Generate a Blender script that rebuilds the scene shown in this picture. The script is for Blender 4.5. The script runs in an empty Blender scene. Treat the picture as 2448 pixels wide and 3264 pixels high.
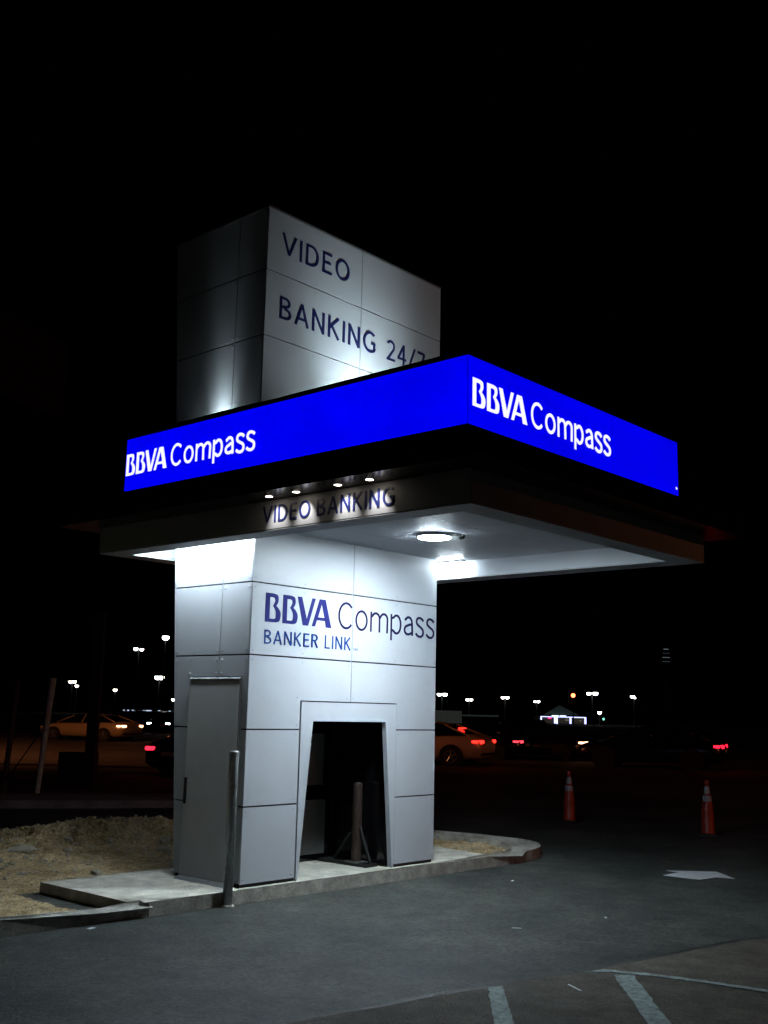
import bpy, bmesh, math, random
from math import sin, cos, pi, radians
from mathutils import Vector, Matrix
from mathutils.geometry import tessellate_polygon
random.seed(7)
S = bpy.context.scene
COL = S.collection
# ------------------------------------------------------------------ camera, sky, exposure
cam = bpy.data.objects.new("camera", bpy.data.cameras.new("camera"))
COL.objects.link(cam)
f_ = 3435.0
def nrm(v): return Vector(v).normalized()
dX = nrm((4345-1224, 2338-1632, f_))
dY = Vector((-2680-1224, 2180-1632, f_)); dY = (dY - dX*dX.dot(dY)).normalized()
dZ = dX.cross(dY)
right = Vector((dX.x, dY.x, dZ.x)); up = -Vector((dX.y, dY.y, dZ.y)); back = -Vector((dX.z, dY.z, dZ.z))
CAMP = Vector((-6.296, -7.194, 1.65))
m = Matrix.Identity(4)
for i in range(3):
    m[i][0] = right[i]; m[i][1] = up[i]; m[i][2] = back[i]; m[i][3] = CAMP[i]
cam.matrix_world = m
cam.data.sensor_fit = 'HORIZONTAL'; cam.data.sensor_width = 36; cam.data.lens = 50.515
cam.data.clip_start = 0.05; cam.data.clip_end = 3000
S.camera = cam
W = bpy.data.worlds.new("World"); S.world = W; W.use_nodes = True
wn = W.node_tree.nodes; wl = W.node_tree.links
sky = wn.new('ShaderNodeTexSky'); sky.sky_type = 'NISHITA'; sky.sun_disc = False
sky.sun_elevation = radians(-6.0); sky.sun_rotation = radians(250)
wl.new(sky.outputs[0], wn['Background'].inputs[0]); wn['Background'].inputs[1].default_value = 0.010
S.view_settings.view_transform = 'Standard'; S.view_settings.look = 'None'
S.view_settings.exposure = 0; S.view_settings.gamma = 1
S.cycles.max_bounces = 6; S.cycles.sample_clamp_indirect = 3.0
G = 0.075      # level of the asphalt
SL = 0.158     # top of the concrete pad

# ------------------------------------------------------------------ materials
def mat(name, col, rough=0.6, metal=0.0, spec=0.5, noise=None, bump=None, emit=None, es=0.0):
    """noise=(scale, amount) varies the colour, bump=(scale, strength)"""
    M = bpy.data.materials.new(name); M.use_nodes = True
    nt = M.node_tree; b = nt.nodes['Principled BSDF']
    b.inputs['Base Color'].default_value = (*col, 1); b.inputs['Roughness'].default_value = rough
    b.inputs['Metallic'].default_value = metal; b.inputs['Specular IOR Level'].default_value = spec
    tc = nt.nodes.new('ShaderNodeTexCoord')
    if noise:
        n = nt.nodes.new('ShaderNodeTexNoise'); n.inputs['Scale'].default_value = noise[0]
        n.inputs['Detail'].default_value = 8; n.inputs['Roughness'].default_value = 0.65
        nt.links.new(tc.outputs['Object'], n.inputs['Vector'])
        r = nt.nodes.new('ShaderNodeValToRGB')
        r.color_ramp.elements[0].position = 0.3; r.color_ramp.elements[1].position = 0.7
        a = noise[1]
        r.color_ramp.elements[0].color = (*[c*(1-a) for c in col], 1)
        r.color_ramp.elements[1].color = (*[min(1, c*(1+a)) for c in col], 1)
        nt.links.new(n.outputs[0], r.inputs[0]); nt.links.new(r.outputs[0], b.inputs['Base Color'])
    if bump:
        n2 = nt.nodes.new('ShaderNodeTexNoise'); n2.inputs['Scale'].default_value = bump[0]
        n2.inputs['Detail'].default_value = 6
        nt.links.new(tc.outputs['Object'], n2.inputs['Vector'])
        bp = nt.nodes.new('ShaderNodeBump'); bp.inputs['Strength'].default_value = bump[1]
        bp.inputs['Distance'].default_value = 0.02
        nt.links.new(n2.outputs[0], bp.inputs['Height']); nt.links.new(bp.outputs[0], b.inputs['Normal'])
    if emit:
        b.inputs['Emission Color'].default_value = (*emit, 1); b.inputs['Emission Strength'].default_value = es
    return M

def mix_ground(name, cols, scales, rough=(0.5, 0.8), bump=(120, 0.5), spec=0.3, grit=(0.35, 1.8)):
    """three noise octaves of colour: large stains x mid mottling x grit"""
    M = bpy.data.materials.new(name); M.use_nodes = True; nt = M.node_tree; b = nt.nodes['Principled BSDF']
    tc = nt.nodes.new('ShaderNodeTexCoord')
    def ns(sc, det=6, rg=0.6):
        n = nt.nodes.new('ShaderNodeTexNoise'); n.inputs['Scale'].default_value = sc
        n.inputs['Detail'].default_value = det; n.inputs['Roughness'].default_value = rg
        nt.links.new(tc.outputs['Object'], n.inputs['Vector']); return n
    def ramp(n, p0, c0, p1, c1):
        r = nt.nodes.new('ShaderNodeValToRGB'); r.color_ramp.elements[0].position = p0; r.color_ramp.elements[1].position = p1
        r.color_ramp.elements[0].color = (*c0, 1); r.color_ramp.elements[1].color = (*c1, 1)
        nt.links.new(n.outputs[0], r.inputs[0]); return r
    base = ramp(ns(scales[0]), 0.35, cols[0], 0.65, cols[1])
    mid = ramp(ns(scales[1]), 0.3, (0.62,)*3, 0.7, (1.25,)*3)
    gritr = ramp(ns(scales[2], 3, 0.7), 0.3, (grit[0],)*3, 0.72, (grit[1],)*3)
    out = base.outputs[0]
    for r in (mid, gritr):
        mx = nt.nodes.new('ShaderNodeMix'); mx.data_type = 'RGBA'; mx.blend_type = 'MULTIPLY'; mx.inputs[0].default_value = 1
        nt.links.new(out, mx.inputs[6]); nt.links.new(r.outputs[0], mx.inputs[7]); out = mx.outputs[2]
    nt.links.new(out, b.inputs['Base Color'])
    mr = nt.nodes.new('ShaderNodeMapRange'); mr.inputs[3].default_value = rough[0]; mr.inputs[4].default_value = rough[1]
    b.inputs['Specular IOR Level'].default_value = spec; nt.links.new(ns(scales[0]*2.3).outputs[0], mr.inputs[0]); nt.links.new(mr.outputs[0], b.inputs['Roughness'])
    bp = nt.nodes.new('ShaderNodeBump'); bp.inputs['Strength'].default_value = bump[1]; bp.inputs['Distance'].default_value = 0.01
    nt.links.new(ns(bump[0], 4, 0.7).outputs[0], bp.inputs['Height']); nt.links.new(bp.outputs[0], b.inputs['Normal'])
    return M

def emi(name, col, s):
    M = bpy.data.materials.new(name); M.use_nodes = True; nt = M.node_tree
    b = nt.nodes['Principled BSDF']; b.inputs['Base Color'].default_value = (0.02, 0.02, 0.02, 1)
    b.inputs['Roughness'].default_value = 0.3
    b.inputs['Emission Color'].default_value = (*col, 1); b.inputs['Emission Strength'].default_value = s
    return M

PANEL = mat('panel_aluminium', (0.56, 0.59, 0.64), 0.42, 0.0, 0.45, noise=(1.6, 0.05), bump=(350, 0.05))
JOINTL = mat('joint_trim', (0.30, 0.32, 0.36), 0.5)
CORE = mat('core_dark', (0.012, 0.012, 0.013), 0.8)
FASC = mat('fascia_grey', (0.36, 0.365, 0.375), 0.5, noise=(2.0, 0.12), bump=(300, 0.05))
SOFF = mat('soffit_white', (0.66, 0.69, 0.74), 0.45, noise=(1.5, 0.04))
LIP = mat('lip_grey', (0.42, 0.44, 0.46), 0.45, noise=(3, 0.1))
EAVE = mat('eave_black', (0.005, 0.0055, 0.008), 0.2, 0.0, 0.5, bump=(40, 0.04))
DOORM = mat('door_grey', (0.78, 0.80, 0.82), 0.5, noise=(2.2, 0.06), bump=(500, 0.05))
BLACK = mat('black_plastic', (0.008, 0.008, 0.008), 0.5)
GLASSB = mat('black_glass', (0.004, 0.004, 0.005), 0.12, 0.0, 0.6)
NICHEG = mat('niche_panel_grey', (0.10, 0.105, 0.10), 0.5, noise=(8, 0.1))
BLUE = emi('sign_blue', (0.0, 0.0, 1.0), 0.86)
bn = BLUE.node_tree; tcn = bn.nodes.new('ShaderNodeTexCoord'); nn_ = bn.nodes.new('ShaderNodeTexNoise'); nn_.inputs['Scale'].default_value = .9; nn_.inputs['Detail'].default_value = 1
mr_ = bn.nodes.new('ShaderNodeMapRange'); mr_.inputs[1].default_value = .3; mr_.inputs[2].default_value = .7; mr_.inputs[3].default_value = .76; mr_.inputs[4].default_value = .93
bn.links.new(tcn.outputs['Object'], nn_.inputs['Vector']); bn.links.new(nn_.outputs[0], mr_.inputs[0]); bn.links.new(mr_.outputs[0], bn.nodes['Principled BSDF'].inputs['Emission Strength'])
WHITE = emi('sign_white', (0.93, 0.94, 1.0), 1.05)
NAVY = mat('vinyl_navy', (0.010, 0.016, 0.10), 0.4)
LOGOB = mat('vinyl_logo_blue', (0.022, 0.026, 0.17), 0.7, spec=.12)
COMPV = mat('vinyl_indigo', (0.012, 0.010, 0.060), 0.7, spec=.12)
LINKB = mat('vinyl_mid_blue', (0.010, 0.050, 0.24), 0.7, spec=.12)
SMK = mat('vinyl_pale_blue', (0.25, 0.30, 0.50), 0.4)
LAMPW = emi('lamp_cool', (0.78, 0.92, 1.0), 430)
STRIPW = emi('strip_cool', (0.78, 0.92, 1.0), 250); STRIPR = emi('strip_cool_dim', (0.78, 0.92, 1.0), 90)
DOWNW = emi('downlight_warm', (1.0, 0.88, 0.74), 14)
METAL = mat('metal_grey', (0.32, 0.33, 0.34), 0.4, 0.8)
GALV = mat('galvanised_steel', (0.5, 0.52, 0.53), 0.42, 0.45, noise=(14, 0.35), bump=(60, 0.1))
RUST = mat('brown_post_paint', (0.024, 0.011, 0.007), 0.7, noise=(20, 0.25), bump=(80, 0.2))
CONC = mix_ground('concrete', ((0.52, 0.50, 0.43), (0.68, 0.655, 0.57)), (1.3, 6, 90), (0.6, 0.85), (60, 0.35), 0.3, (0.75, 1.25))
CURB = mix_ground('curb_concrete', ((0.34, 0.325, 0.285), (0.50, 0.48, 0.43)), (2.1, 9, 70), (0.65, 0.9), (50, 0.5), 0.3, (0.7, 1.3))
ASPH = mix_ground('asphalt', ((0.028, 0.034, 0.032), (0.070, 0.073, 0.066)), (0.8, 5, 34), (0.48, 0.7), (45, 0.8), 0.25)
OLD = mix_ground('old_asphalt', ((0.075, 0.066, 0.052), (0.135, 0.118, 0.094)), (1.1, 6, 110), (0.7, 0.9), (70, 0.9))
ROADM = mix_ground('road_asphalt', ((0.055, 0.052, 0.05), (0.075, 0.072, 0.07)), (0.2, 1.2, 30), (0.75, 0.9), (40, 0.4))
DIRT = mix_ground('soil', ((0.30, 0.215, 0.11), (0.56, 0.43, 0.25)), (2.2, 12, 60), (0.9, 1.0), (35, 1.0))
ROCK = mat('limestone', (0.42, 0.38, 0.31), 0.9, noise=(9, 0.3), bump=(20, 0.5))
DARKROCK = mat('dark_clod', (0.06, 0.045, 0.025), 0.95, noise=(9, 0.3), bump=(20, 0.8))
PAINT = mat('road_paint_white', (0.62, 0.66, 0.68), 0.7, noise=(30, 0.25), bump=(90, 0.4))
PAINTG = mat('road_paint_worn', (0.30, 0.37, 0.36), 0.75, noise=(26, 0.55), bump=(90, 0.5))
DARKEDGE = mat('edge_dark', (0.010, 0.010, 0.010), 0.6, noise=(20, 0.3))
DARKP = mat('dark_paint', (0.012, 0.012, 0.013), 0.6)
POLEW = mat('pole_weathered', (0.50, 0.78, 0.66), 0.8, noise=(12, 0.3))

# ------------------------------------------------------------------ helpers
def tag(o, label=None, cat=None, group=None, kind=None):
    if label: o['label'] = label
    if cat: o['category'] = cat
    if group: o['group'] = group
    if kind: o['kind'] = kind
    return o
def thing(name, label, cat, loc=(0, 0, 0), rz=0, group=None):
    o = bpy.data.objects.new(name, None); COL.objects.link(o); o.empty_display_size = 0.3
    o.location = loc; o.rotation_euler = (0, 0, rz); return tag(o, label, cat, group)
def obj(name, bm, M, parent=None, smooth=False, loc=None):
    me = bpy.data.meshes.new(name)
    bmesh.ops.recalc_face_normals(bm, faces=bm.faces)
    bm.to_mesh(me); bm.free()
    for mm in (M if isinstance(M, (list, tuple)) else [M]): me.materials.append(mm)
    if smooth:
        for p in me.polygons: p.use_smooth = True
    o = bpy.data.objects.new(name, me); COL.objects.link(o)
    if parent is not None: o.parent = parent
    if loc is not None: o.location = loc
    return o
def NB(): return bmesh.new()
def box(bm, x0, x1, y0, y1, z0, z1, bev=0):
    r = bmesh.ops.create_cube(bm, size=1)
    vs = r['verts']
    for v in vs:
        v.co = Vector((x0+(v.co.x+.5)*(x1-x0), y0+(v.co.y+.5)*(y1-y0), z0+(v.co.z+.5)*(z1-z0)))
    if bev > 0:
        es = set(e for v in vs for e in v.link_edges)
        bmesh.ops.bevel(bm, geom=list(es), offset=bev, segments=2, affect='EDGES', profile=0.5)
    return vs
def cyl(bm, p0, p1, r0, r1=None, n=24, cap=True):
    p0 = Vector(p0); p1 = Vector(p1); r1 = r0 if r1 is None else r1
    d = (p1-p0).normalized(); a = d.orthogonal().normalized(); b = d.cross(a)
    A = []; B = []
    for i in range(n):
        t = 2*pi*i/n; u = a*cos(t)+b*sin(t)
        A.append(bm.verts.new(p0+u*r0)); B.append(bm.verts.new(p1+u*r1))
    for i in range(n):
        j = (i+1) % n; bm.faces.new((A[i], A[j], B[j], B[i]))
    if cap: bm.faces.new(A[::-1]); bm.faces.new(B)
def lathe(bm, prof, c=(0, 0, 0), n=24):
    """prof: list of (r, z)"""
    rings = []
    for r, z in prof:
        rings.append([bm.verts.new((c[0]+r*cos(2*pi*i/n), c[1]+r*sin(2*pi*i/n), c[2]+z)) for i in range(n)])
    for a, b in zip(rings, rings[1:]):
        for i in range(n):
            j = (i+1) % n; bm.faces.new((a[i], a[j], b[j], b[i]))
    bm.faces.new(rings[0][::-1]); bm.faces.new(rings[-1])
def polyprism(bm, outer, fr, d0, d1, holes=()):
    """outline in 2D -> solid between depths d0 and d1; fr(u, v, d) -> 3D"""
    loops = [outer]+list(holes)
    flat = [p for l in loops for p in l]
    tris = tessellate_polygon([[Vector((p[0], p[1], 0)) for p in l] for l in loops])
    A = [bm.verts.new(fr(p[0], p[1], d0)) for p in flat]; B = [bm.verts.new(fr(p[0], p[1], d1)) for p in flat]
    for t in tris:
        bm.faces.new([A[i] for i in t]); bm.faces.new([B[i] for i in reversed(t)])
    k = 0
    for l in loops:
        n = len(l)
        for i in range(n):
            j = (i+1) % n; bm.faces.new((A[k+i], A[k+j], B[k+j], B[k+i]))
        k += n
    return bm
fr_front = lambda u, v, d: Vector((u, -d, v))             # face looking to -Y
fr_left = lambda u, v, d: Vector((-d, u, v))              # face looking to -X, u = Y
fr_up = lambda u, v, d: Vector((u, v, d))

# ---- stroke lettering (cap height 1)
def arc(cx, cy, rx, ry, a0, a1, n=18):
    return [(cx+rx*cos(radians(a0+(a1-a0)*i/n)), cy+ry*sin(radians(a0+(a1-a0)*i/n))) for i in range(n+1)]
def bez(p0, p1, p2, p3, n=10):
    o = []
    for i in range(n+1):
        t = i/n; s = 1-t
        o.append(tuple(s*s*s*p0[k]+3*s*s*t*p1[k]+3*s*t*t*p2[k]+t*t*t*p3[k] for k in (0, 1)))
    return o
def s_curve(w, h, e=0.06):
    """lower-case s centre line"""
    return (bez((w-.03, h-.14), (w-.12, h+.0), (e, h+.05), (e, h*.76))[:-1] +
            bez((e, h*.76), (e, h*.52), (w-e*.5, h*.52), (w-e*.5, h*.25))[:-1] +
            bez((w-e*.5, h*.25), (w-e*.5, -.07), (.14, -.04), (.02, .12)))
def glyph(ch, w):
    h = w/2; X = 0.77
    g = {
    'V': (.64, [[(.0+h*.4, 1), (.32, h*1.0)], [(.32, h*1.0), (.64-h*.4, 1)]]),
    'I': (.10, [[(.05, 0), (.05, 1)]]),
    'D': (.64, [[(h, 0), (h, 1)], [(h, 1-h), (.24, 1-h)]+arc(.26, .5, .38-h, .5-h, 90, -90)+[(.24, h), (h, h)]]),
    'E': (.48, [[(h, 0), (h, 1)], [(h, 1-h), (.47, 1-h)], [(h, .52), (.43, .52)], [(h, h), (.48, h)]]),
    'O': (.74, [arc(.37, .5, .37-h, .51-h, 90, 451, 36)]),
    'B': (.56, [[(h, 0), (h, 1)], [(h, 1-h), (.26, 1-h)]+arc(.27, .76, .24-h, .24-h, 90, -90, 10)+[(h, .52)],
                [(.2, .52), (.28, .52)]+arc(.29, .26, .27-h, .26-h, 90, -90, 10)+[(h, h)]]),
    'A': (.64, [[(h*.4, 0), (.32, 1-h*.3)], [(.32, 1-h*.3), (.64-h*.4, 0)], [(.12, .31), (.52, .31)]]),
    'N': (.62, [[(h, 0), (h, 1)], [(h*1.1, 1-h*.6), (.62-h*1.1, h*.6)], [(.62-h, 0), (.62-h, 1)]]),
    'K': (.58, [[(h, 0), (h, 1)], [(.54-h*.3, 1), (h, .44)], [(.19, .56), (.58-h*.5, 0)]]),
    'G': (.70, [arc(.40, .5, .40-h, .51-h, 52, 318, 26)+[(.68-h, .15), (.68-h, .45)], [(.44, .46), (.68, .46)]]),
    'R': (.58, [[(h, 0), (h, 1)], [(h, 1-h), (.26, 1-h)]+arc(.27, .735, .26-h, .265-h, 90, -90, 10)+[(h, .47+h)], [(.28, .49), (.58-h, 0)]]),
    'L': (.46, [[(h, 0), (h, 1)], [(h, h), (.46, h)]]),
    '2': (.52, [arc(.25, .74, .23-h+.03, .26-h, 160, -5, 12)+[(.43, .58), (.03+h, h*1.1)], [(.02, h), (.52, h)]]),
    '4': (.56, [[(.40, 0), (.40, 1)], [(.40, 1-h*.4), (.03+h*.5, .30)], [(.02, .29), (.56, .29)]]),
    '7': (.50, [[(.02, 1-h), (.49, 1-h)], [(.47, 1-h), (.17, 0)]]),
    '/': (.42, [[(.02, -.08), (.40, 1.03)]]),
    'S': (.50, [s_curve(.5, 1.0)]),
    'M': (.76, [[(h, 0), (h, 1)], [(h, 1-h*.4), (.38, .25)], [(.38, .25), (.76-h, 1-h*.4)], [(.76-h, 0), (.76-h, 1)]]),
    'C': (.84, [arc(.47, .5, .45-h, .51-h, 42, 318, 30)]),
    'o': (.72, [arc(.36, X/2, .36-h, X/2+.01-h, 90, 451, 32)]),
    'm': (1.08, [[(h, 0), (h, X)], [(h, .56)]+arc(.33, .52, .25-h*.6, X-.52-h, 150, 0, 12)+[(.56, 0)],
                 [(.56, .54)]+arc(.82, .52, .25-h*.6, X-.52-h, 150, 0, 12)+[(1.08-h, 0)]]),
    'p': (.68, [[(h, -.25), (h, X)], [(h, .60)]+arc(.37, X/2, .31-h, X/2+.01-h, 130, -130, 24)+[(h, .17)]]),
    'a': (.60, [[(.06, X-.16)]+arc(.30, .50, .27-h, X-.50-h, 140, 0, 12)+[(.60-h, 0)],
                [(.60-h, .44), (.36, .44)]+arc(.27, .22, .27-h, .22-h, 100, 300, 18)+[(.60-h, .13)]]),
    's': (.54, [s_curve(.54, X)]),
    }[ch]
    return g
def ribbon(bm, pts, w, fr, d0, d1):
    pts = [Vector((p[0], p[1])) for p in pts]
    q = [pts[0]]
    for p in pts[1:]:
        if (p-q[-1]).length > 1e-5: q.append(p)
    pts = q; n = len(pts); L = []; Rr = []
    closed = (pts[0]-pts[-1]).length < 0.03 and n > 8
    for i in range(n):
        a = pts[max(i-1, 0)]; b = pts[min(i+1, n-1)]
        if closed and i in (0, n-1): a = pts[n-2]; b = pts[1]
        if 0 < i < n-1:
            t1 = (pts[i]-pts[i-1]).normalized(); t2 = (pts[i+1]-pts[i]).normalized()
        else: t1 = t2 = (b-a).normalized()
        t = (t1+t2).normalized() if (t1+t2).length > 1e-4 else t1
        nn = Vector((-t.y, t.x)); k = 1/max(0.55, nn.dot(Vector((-t1.y, t1.x))))
        L.append(pts[i]+nn*w/2*k); Rr.append(pts[i]-nn*w/2*k)
    vs = [[bm.verts.new(fr(p.x, p.y, d)) for p in s] for s in (L, Rr) for d in (d0, d1)]
    L0, L1, R0, R1 = vs
    for i in range(n-1):
        bm.faces.new((L1[i], L1[i+1], R1[i+1], R1[i])); bm.faces.new((L0[i], R0[i], R0[i+1], L0[i+1]))
        bm.faces.new((L0[i], L0[i+1], L1[i+1], L1[i])); bm.faces.new((R0[i], R1[i], R1[i+1], R0[i+1]))
    bm.faces.new((L0[0], L1[0], R1[0], R0[0])); bm.faces.new((L0[-1], R0[-1], R1[-1], L1[-1]))
def text(bm, s, x0, x1, base, cap, w, fr, d0=0.002, d1=0.005, gap=.15, space=.34, flip=1):
    """strokes fitted between x0 and x1 (x runs by flip), cap height cap"""
    tot = 0
    for i, ch in enumerate(s):
        tot += space if ch == ' ' else glyph(ch, w)[0] + (gap if i < len(s)-1 and s[i+1] != ' ' else 0)
    sx = abs(x1-x0)/tot; x = 0; k = 0
    for i, ch in enumerate(s):
        if ch == ' ': x += space; continue
        gw, st = glyph(ch, w)
        for strk in st:
            def f2(u, v, d, x=x): return fr(x0+flip*(x+u)*sx, base+v*cap, d)
            ribbon(bm, strk, w, f2, d0, d1+k*0.00025); k += 1
        x += gw + (gap if i < len(s)-1 and s[i+1] != ' ' else 0)
def smooth_closed(pts, corners, n=4):
    """Chaikin-like rounding of an outline except at the listed corner indices"""
    out = []
    N = len(pts)
    for i in range(N):
        p = Vector(pts[i]); a = Vector(pts[i-1]); b = Vector(pts[(i+1) % N])
        if i in corners: out.append(tuple(p)); continue
        m1 = (a+p)/2 if (i-1) % N not in corners else a.lerp(p, .5); m2 = (p+b)/2
        for k in range(n+1):
            t = k/n; q = m1.lerp(p, t).lerp(p.lerp(m2, t), t); out.append(tuple(q))
    # drop duplicates
    r = [out[0]]
    for q in out[1:]:
        if (Vector(q)-Vector(r[-1])).length > 1e-4: r.append(q)
    if (Vector(r[0])-Vector(r[-1])).length < 1e-4: r.pop()
    return r
B_OUT = smooth_closed([(0, 1), (.34, 1), (.56, .97), (.60, .84), (.59, .70), (.50, .575), (.62, .49), (.715, .36), (.72, .22), (.66, .02), (.44, 0), (0, 0)], {0, 1, 5, 10, 11})
B_IN = smooth_closed([(.20, .86), (.30, .865), (.42, .86), (.455, .76), (.42, .68), (.345, .565), (.45, .45), (.50, .33), (.49, .12), (.34, .115), (.20, .115)], {0, 1, 5, 9, 10})
def bbva(bm, x0, x1, base, cap, fr, d0=0.002, d1=0.005, flip=1, slant=0.0):
    sx = abs(x1-x0)/3.22
    def place(poly, off): return [(off+p[0]+slant*p[1], p[1]) for p in poly]
    f2 = lambda u, v, d: fr(x0+flip*u*sx, base+v*cap, d)
    for off in (0, .81):
        polyprism(bm, place(B_OUT, off), f2, d0, d1, [place(B_IN, off)])
    V = [(0, 1), (.21, 1), (.475, .23), (.72, 1), (.89, 1), (.55, 0), (.29, 0)]
    polyprism(bm, place(V, 1.50), f2, d0, d1)
    A = [(0, 0), (.16, 0), (.25, .23), (.66, .23), (.72, 0), (.99, 0), (.66, 1), (.36, 1)]
    Ah = [(.30, .34), (.63, .34), (.475, .82)]
    polyprism(bm, place(A, 2.23), f2, d0, d1, [place(Ah, 2.23)])

# ------------------------------------------------------------------ setting: ground
def yback(z): return 0.898+0.0815*(z-0.16)
bm = NB()
xs = [-900, -300, -120, -60, -25, -10, 10, 30, 60, 120, 200, 300, 450, 900, 1600]
vv = {}
for i, x in enumerate(xs):
    for j, y in enumerate(xs):
        dd = math.hypot(x, y); vv[i, j] = bm.verts.new((x, y, G-0.012-max(0, dd-60)*0.003))
for i in range(len(xs)-1):
    for j in range(len(xs)-1):
        bm.faces.new((vv[i, j], vv[i+1, j], vv[i+1, j+1], vv[i, j+1]))
tag(obj('ground', bm, ROADM), kind='structure')
def sheet(name, pts, z, M, th=0.012, parent=None):
    b = NB(); polyprism(b, pts, fr_up, z-th, z); o = obj(name, b, M, parent); 
    if parent is None: tag(o, kind='structure')
    return o
# new asphalt drive lane (edge towards the old pavement is a long shallow diagonal)
edge = [(-9, -1.35), (-5, -2.2), (-3.2, -2.72), (-1.626, -3.082), (-.886, -3.219), (-.109, -3.415), (.537, -3.516), (1.287, -3.637), (1.822, -3.781), (3.5, -4.12), (6, -4.7), (14, -6.6)]
ez = []
for a, b_ in zip(edge, edge[1:]):
    n = max(2, int(math.hypot(b_[0]-a[0], b_[1]-a[1])/0.12))
    for i in range(n):
        t = i/n; ez.append((a[0]+(b_[0]-a[0])*t, a[1]+(b_[1]-a[1])*t+random.uniform(-.012, .012)+0.015*sin(i*.7)))
ez.append(edge[-1])
# finer mesh so the lane has a slight waviness
sheet('driveway', ez+[(14, 7), (5.2, 9.2), (3.5, 6.2), (-2, 5.9), (-9, 5.9)], G, ASPH, 0.006)
sheet('old_pavement', [(p[0], p[1]-0.02) for p in ez]+[(14, -16), (-14, -16), (-14, -1.0)], G+0.012, OLD, 0.018)
edge_off = [(p[0], p[1]+0.03+0.02*sin(i*.31)+random.uniform(0, .012)) for i, p in enumerate(ez)]
sheet('dark_edge_strip', ez+edge_off[::-1], G+0.004, DARKEDGE, 0.004)  # narrow dark ribbon along the edge of the lane
def ragged(pts, amp=.006, step=.05):
    o = []
    for i, a in enumerate(pts):
        b_ = pts[(i+1) % len(pts)]; n = max(1, int(math.hypot(b_[0]-a[0], b_[1]-a[1])/step))
        for k in range(n):
            t = k/n; o.append((a[0]+(b_[0]-a[0])*t+random.uniform(-amp, amp), a[1]+(b_[1]-a[1])*t+random.uniform(-amp, amp)))
    return o
sheet('parking_stripe', ragged([(-.905, -3.25), (-.822, -3.29), (-2.10, -4.36), (-2.19, -4.28)]), G+0.016, PAINTG, 0.003)
sheet('parking_stripe', ragged([(-.085, -3.60), (.01, -3.68), (-1.55, -4.95), (-1.63, -4.87)]), G+0.016, PAINTG, 0.003)
sheet('thin_paint_line', ragged([(-.15, -3.44), (.0, -3.475), (.12, -3.75), (.20, -4.05), (.26, -4.40), (.32, -4.9), (.27, -4.9), (.20, -4.40), (.14, -4.06), (.06, -3.78), (-.03, -3.55)], .007, .04), G+0.0165, PAINTG, 0.003)
sheet('painted_arrow', [(4.495, -1.594), (4.835, -1.987), (4.513, -2.335), (4.464, -2.159), (4.167, -2.122), (4.15, -1.738), (4.459, -1.753)], G+0.004, PAINT, 0.003)
# far roadway kerb strip behind the dirt and the road beyond
b = NB(); 
polyprism(b, [(-6, 15.2), (2.52, 8.45), (4.67, 7.01), (5.6, 6.4), (6.2, 7.6), (5.5, 8.2), (3.2, 9.7), (-5.4, 16.2)], fr_up, G-.01, G+0.11)
tag(obj('far_kerb', b, mat('kerb_far', (.20, .22, .21), .9, noise=(3, .4))), kind='structure')

# concrete pad
pad = [(-1.09, 1.29), (-1.10, .02), (-1.06, -.045), (3.52, -.045), (3.50, .12), (3.58, .80), (3.95, 1.29), (3.95, 1.62), (.5, 1.62), (.5, 1.29)]
def slab(name, pts, z0, z1, M, bev=0.012):
    b = NB(); polyprism(b, pts, fr_up, z0, z1)
    bmesh.ops.remove_doubles(b, verts=b.verts, dist=1e-5)
    b.verts.ensure_lookup_table()
    if bev:
        es = [e for e in b.edges if e.verts[0].co.z > z1-1e-4 and e.verts[1].co.z > z1-1e-4 and len(e.link_faces) == 2 and any(abs(f.normal.z) < .5 for f in e.link_faces)]
        b.normal_update()
        es = [e for e in b.edges if all(v.co.z > z1-1e-4 for v in e.verts) and len(e.link_faces) == 2 and any(abs(f.normal.z) < .5 for f in e.link_faces)]
        bmesh.ops.bevel(b, geom=es, offset=bev, segments=3, affect='EDGES', profile=0.5)
    o = obj(name, b, M); tag(o, kind='structure'); return o
slab('concrete_pad', pad, 0.0, SL, CONC, 0.01)
# kerb: left run, front run, rounded nose and the back run; joint gaps between pieces
def offs(path, w):
    L = []
    for i, p in enumerate(path):
        a = Vector(path[max(i-1, 0)]); c = Vector(path[min(i+1, len(path)-1)]); t = (c-a).normalized(); n = Vector((-t.y, t.x))
        L.append(tuple(Vector(p)+n*w))
    return L
def kerb(path, w, z=0.152):
    return slab('kerb', list(path)+offs(path, w)[::-1], 0.0, z, CURB, 0.034)
kerb([(-7.0, .86), (-4.6, .40), (-3.2, .12), (-2.232, -.09), (-1.4, -.135), (-1.055, -.172)], .125)
nose = [(-1.045, -.173), (-.3, -.19), (.55, -.212), (2.1, -.24), (3.2, -.245)] + [(3.75+1.08*sin(radians(a)), .55-.80*cos(radians(a))) for a in range(0, 96, 8)] + [(4.83, 1.1), (4.70, 1.72), (4.45, 2.6), (4.1, 3.6)]
iw = []
for i, p in enumerate(nose):
    iw.append(.125 if i < 5 else min(.42, .125+.045*(i-4)))
inner = [tuple(Vector(p)+ (Vector(offs(nose, 1)[i])-Vector(p))*iw[i]) for i, p in enumerate(nose)]
slab('kerb', nose+inner[::-1], 0.0, 0.152, CURB, 0.036)

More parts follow.
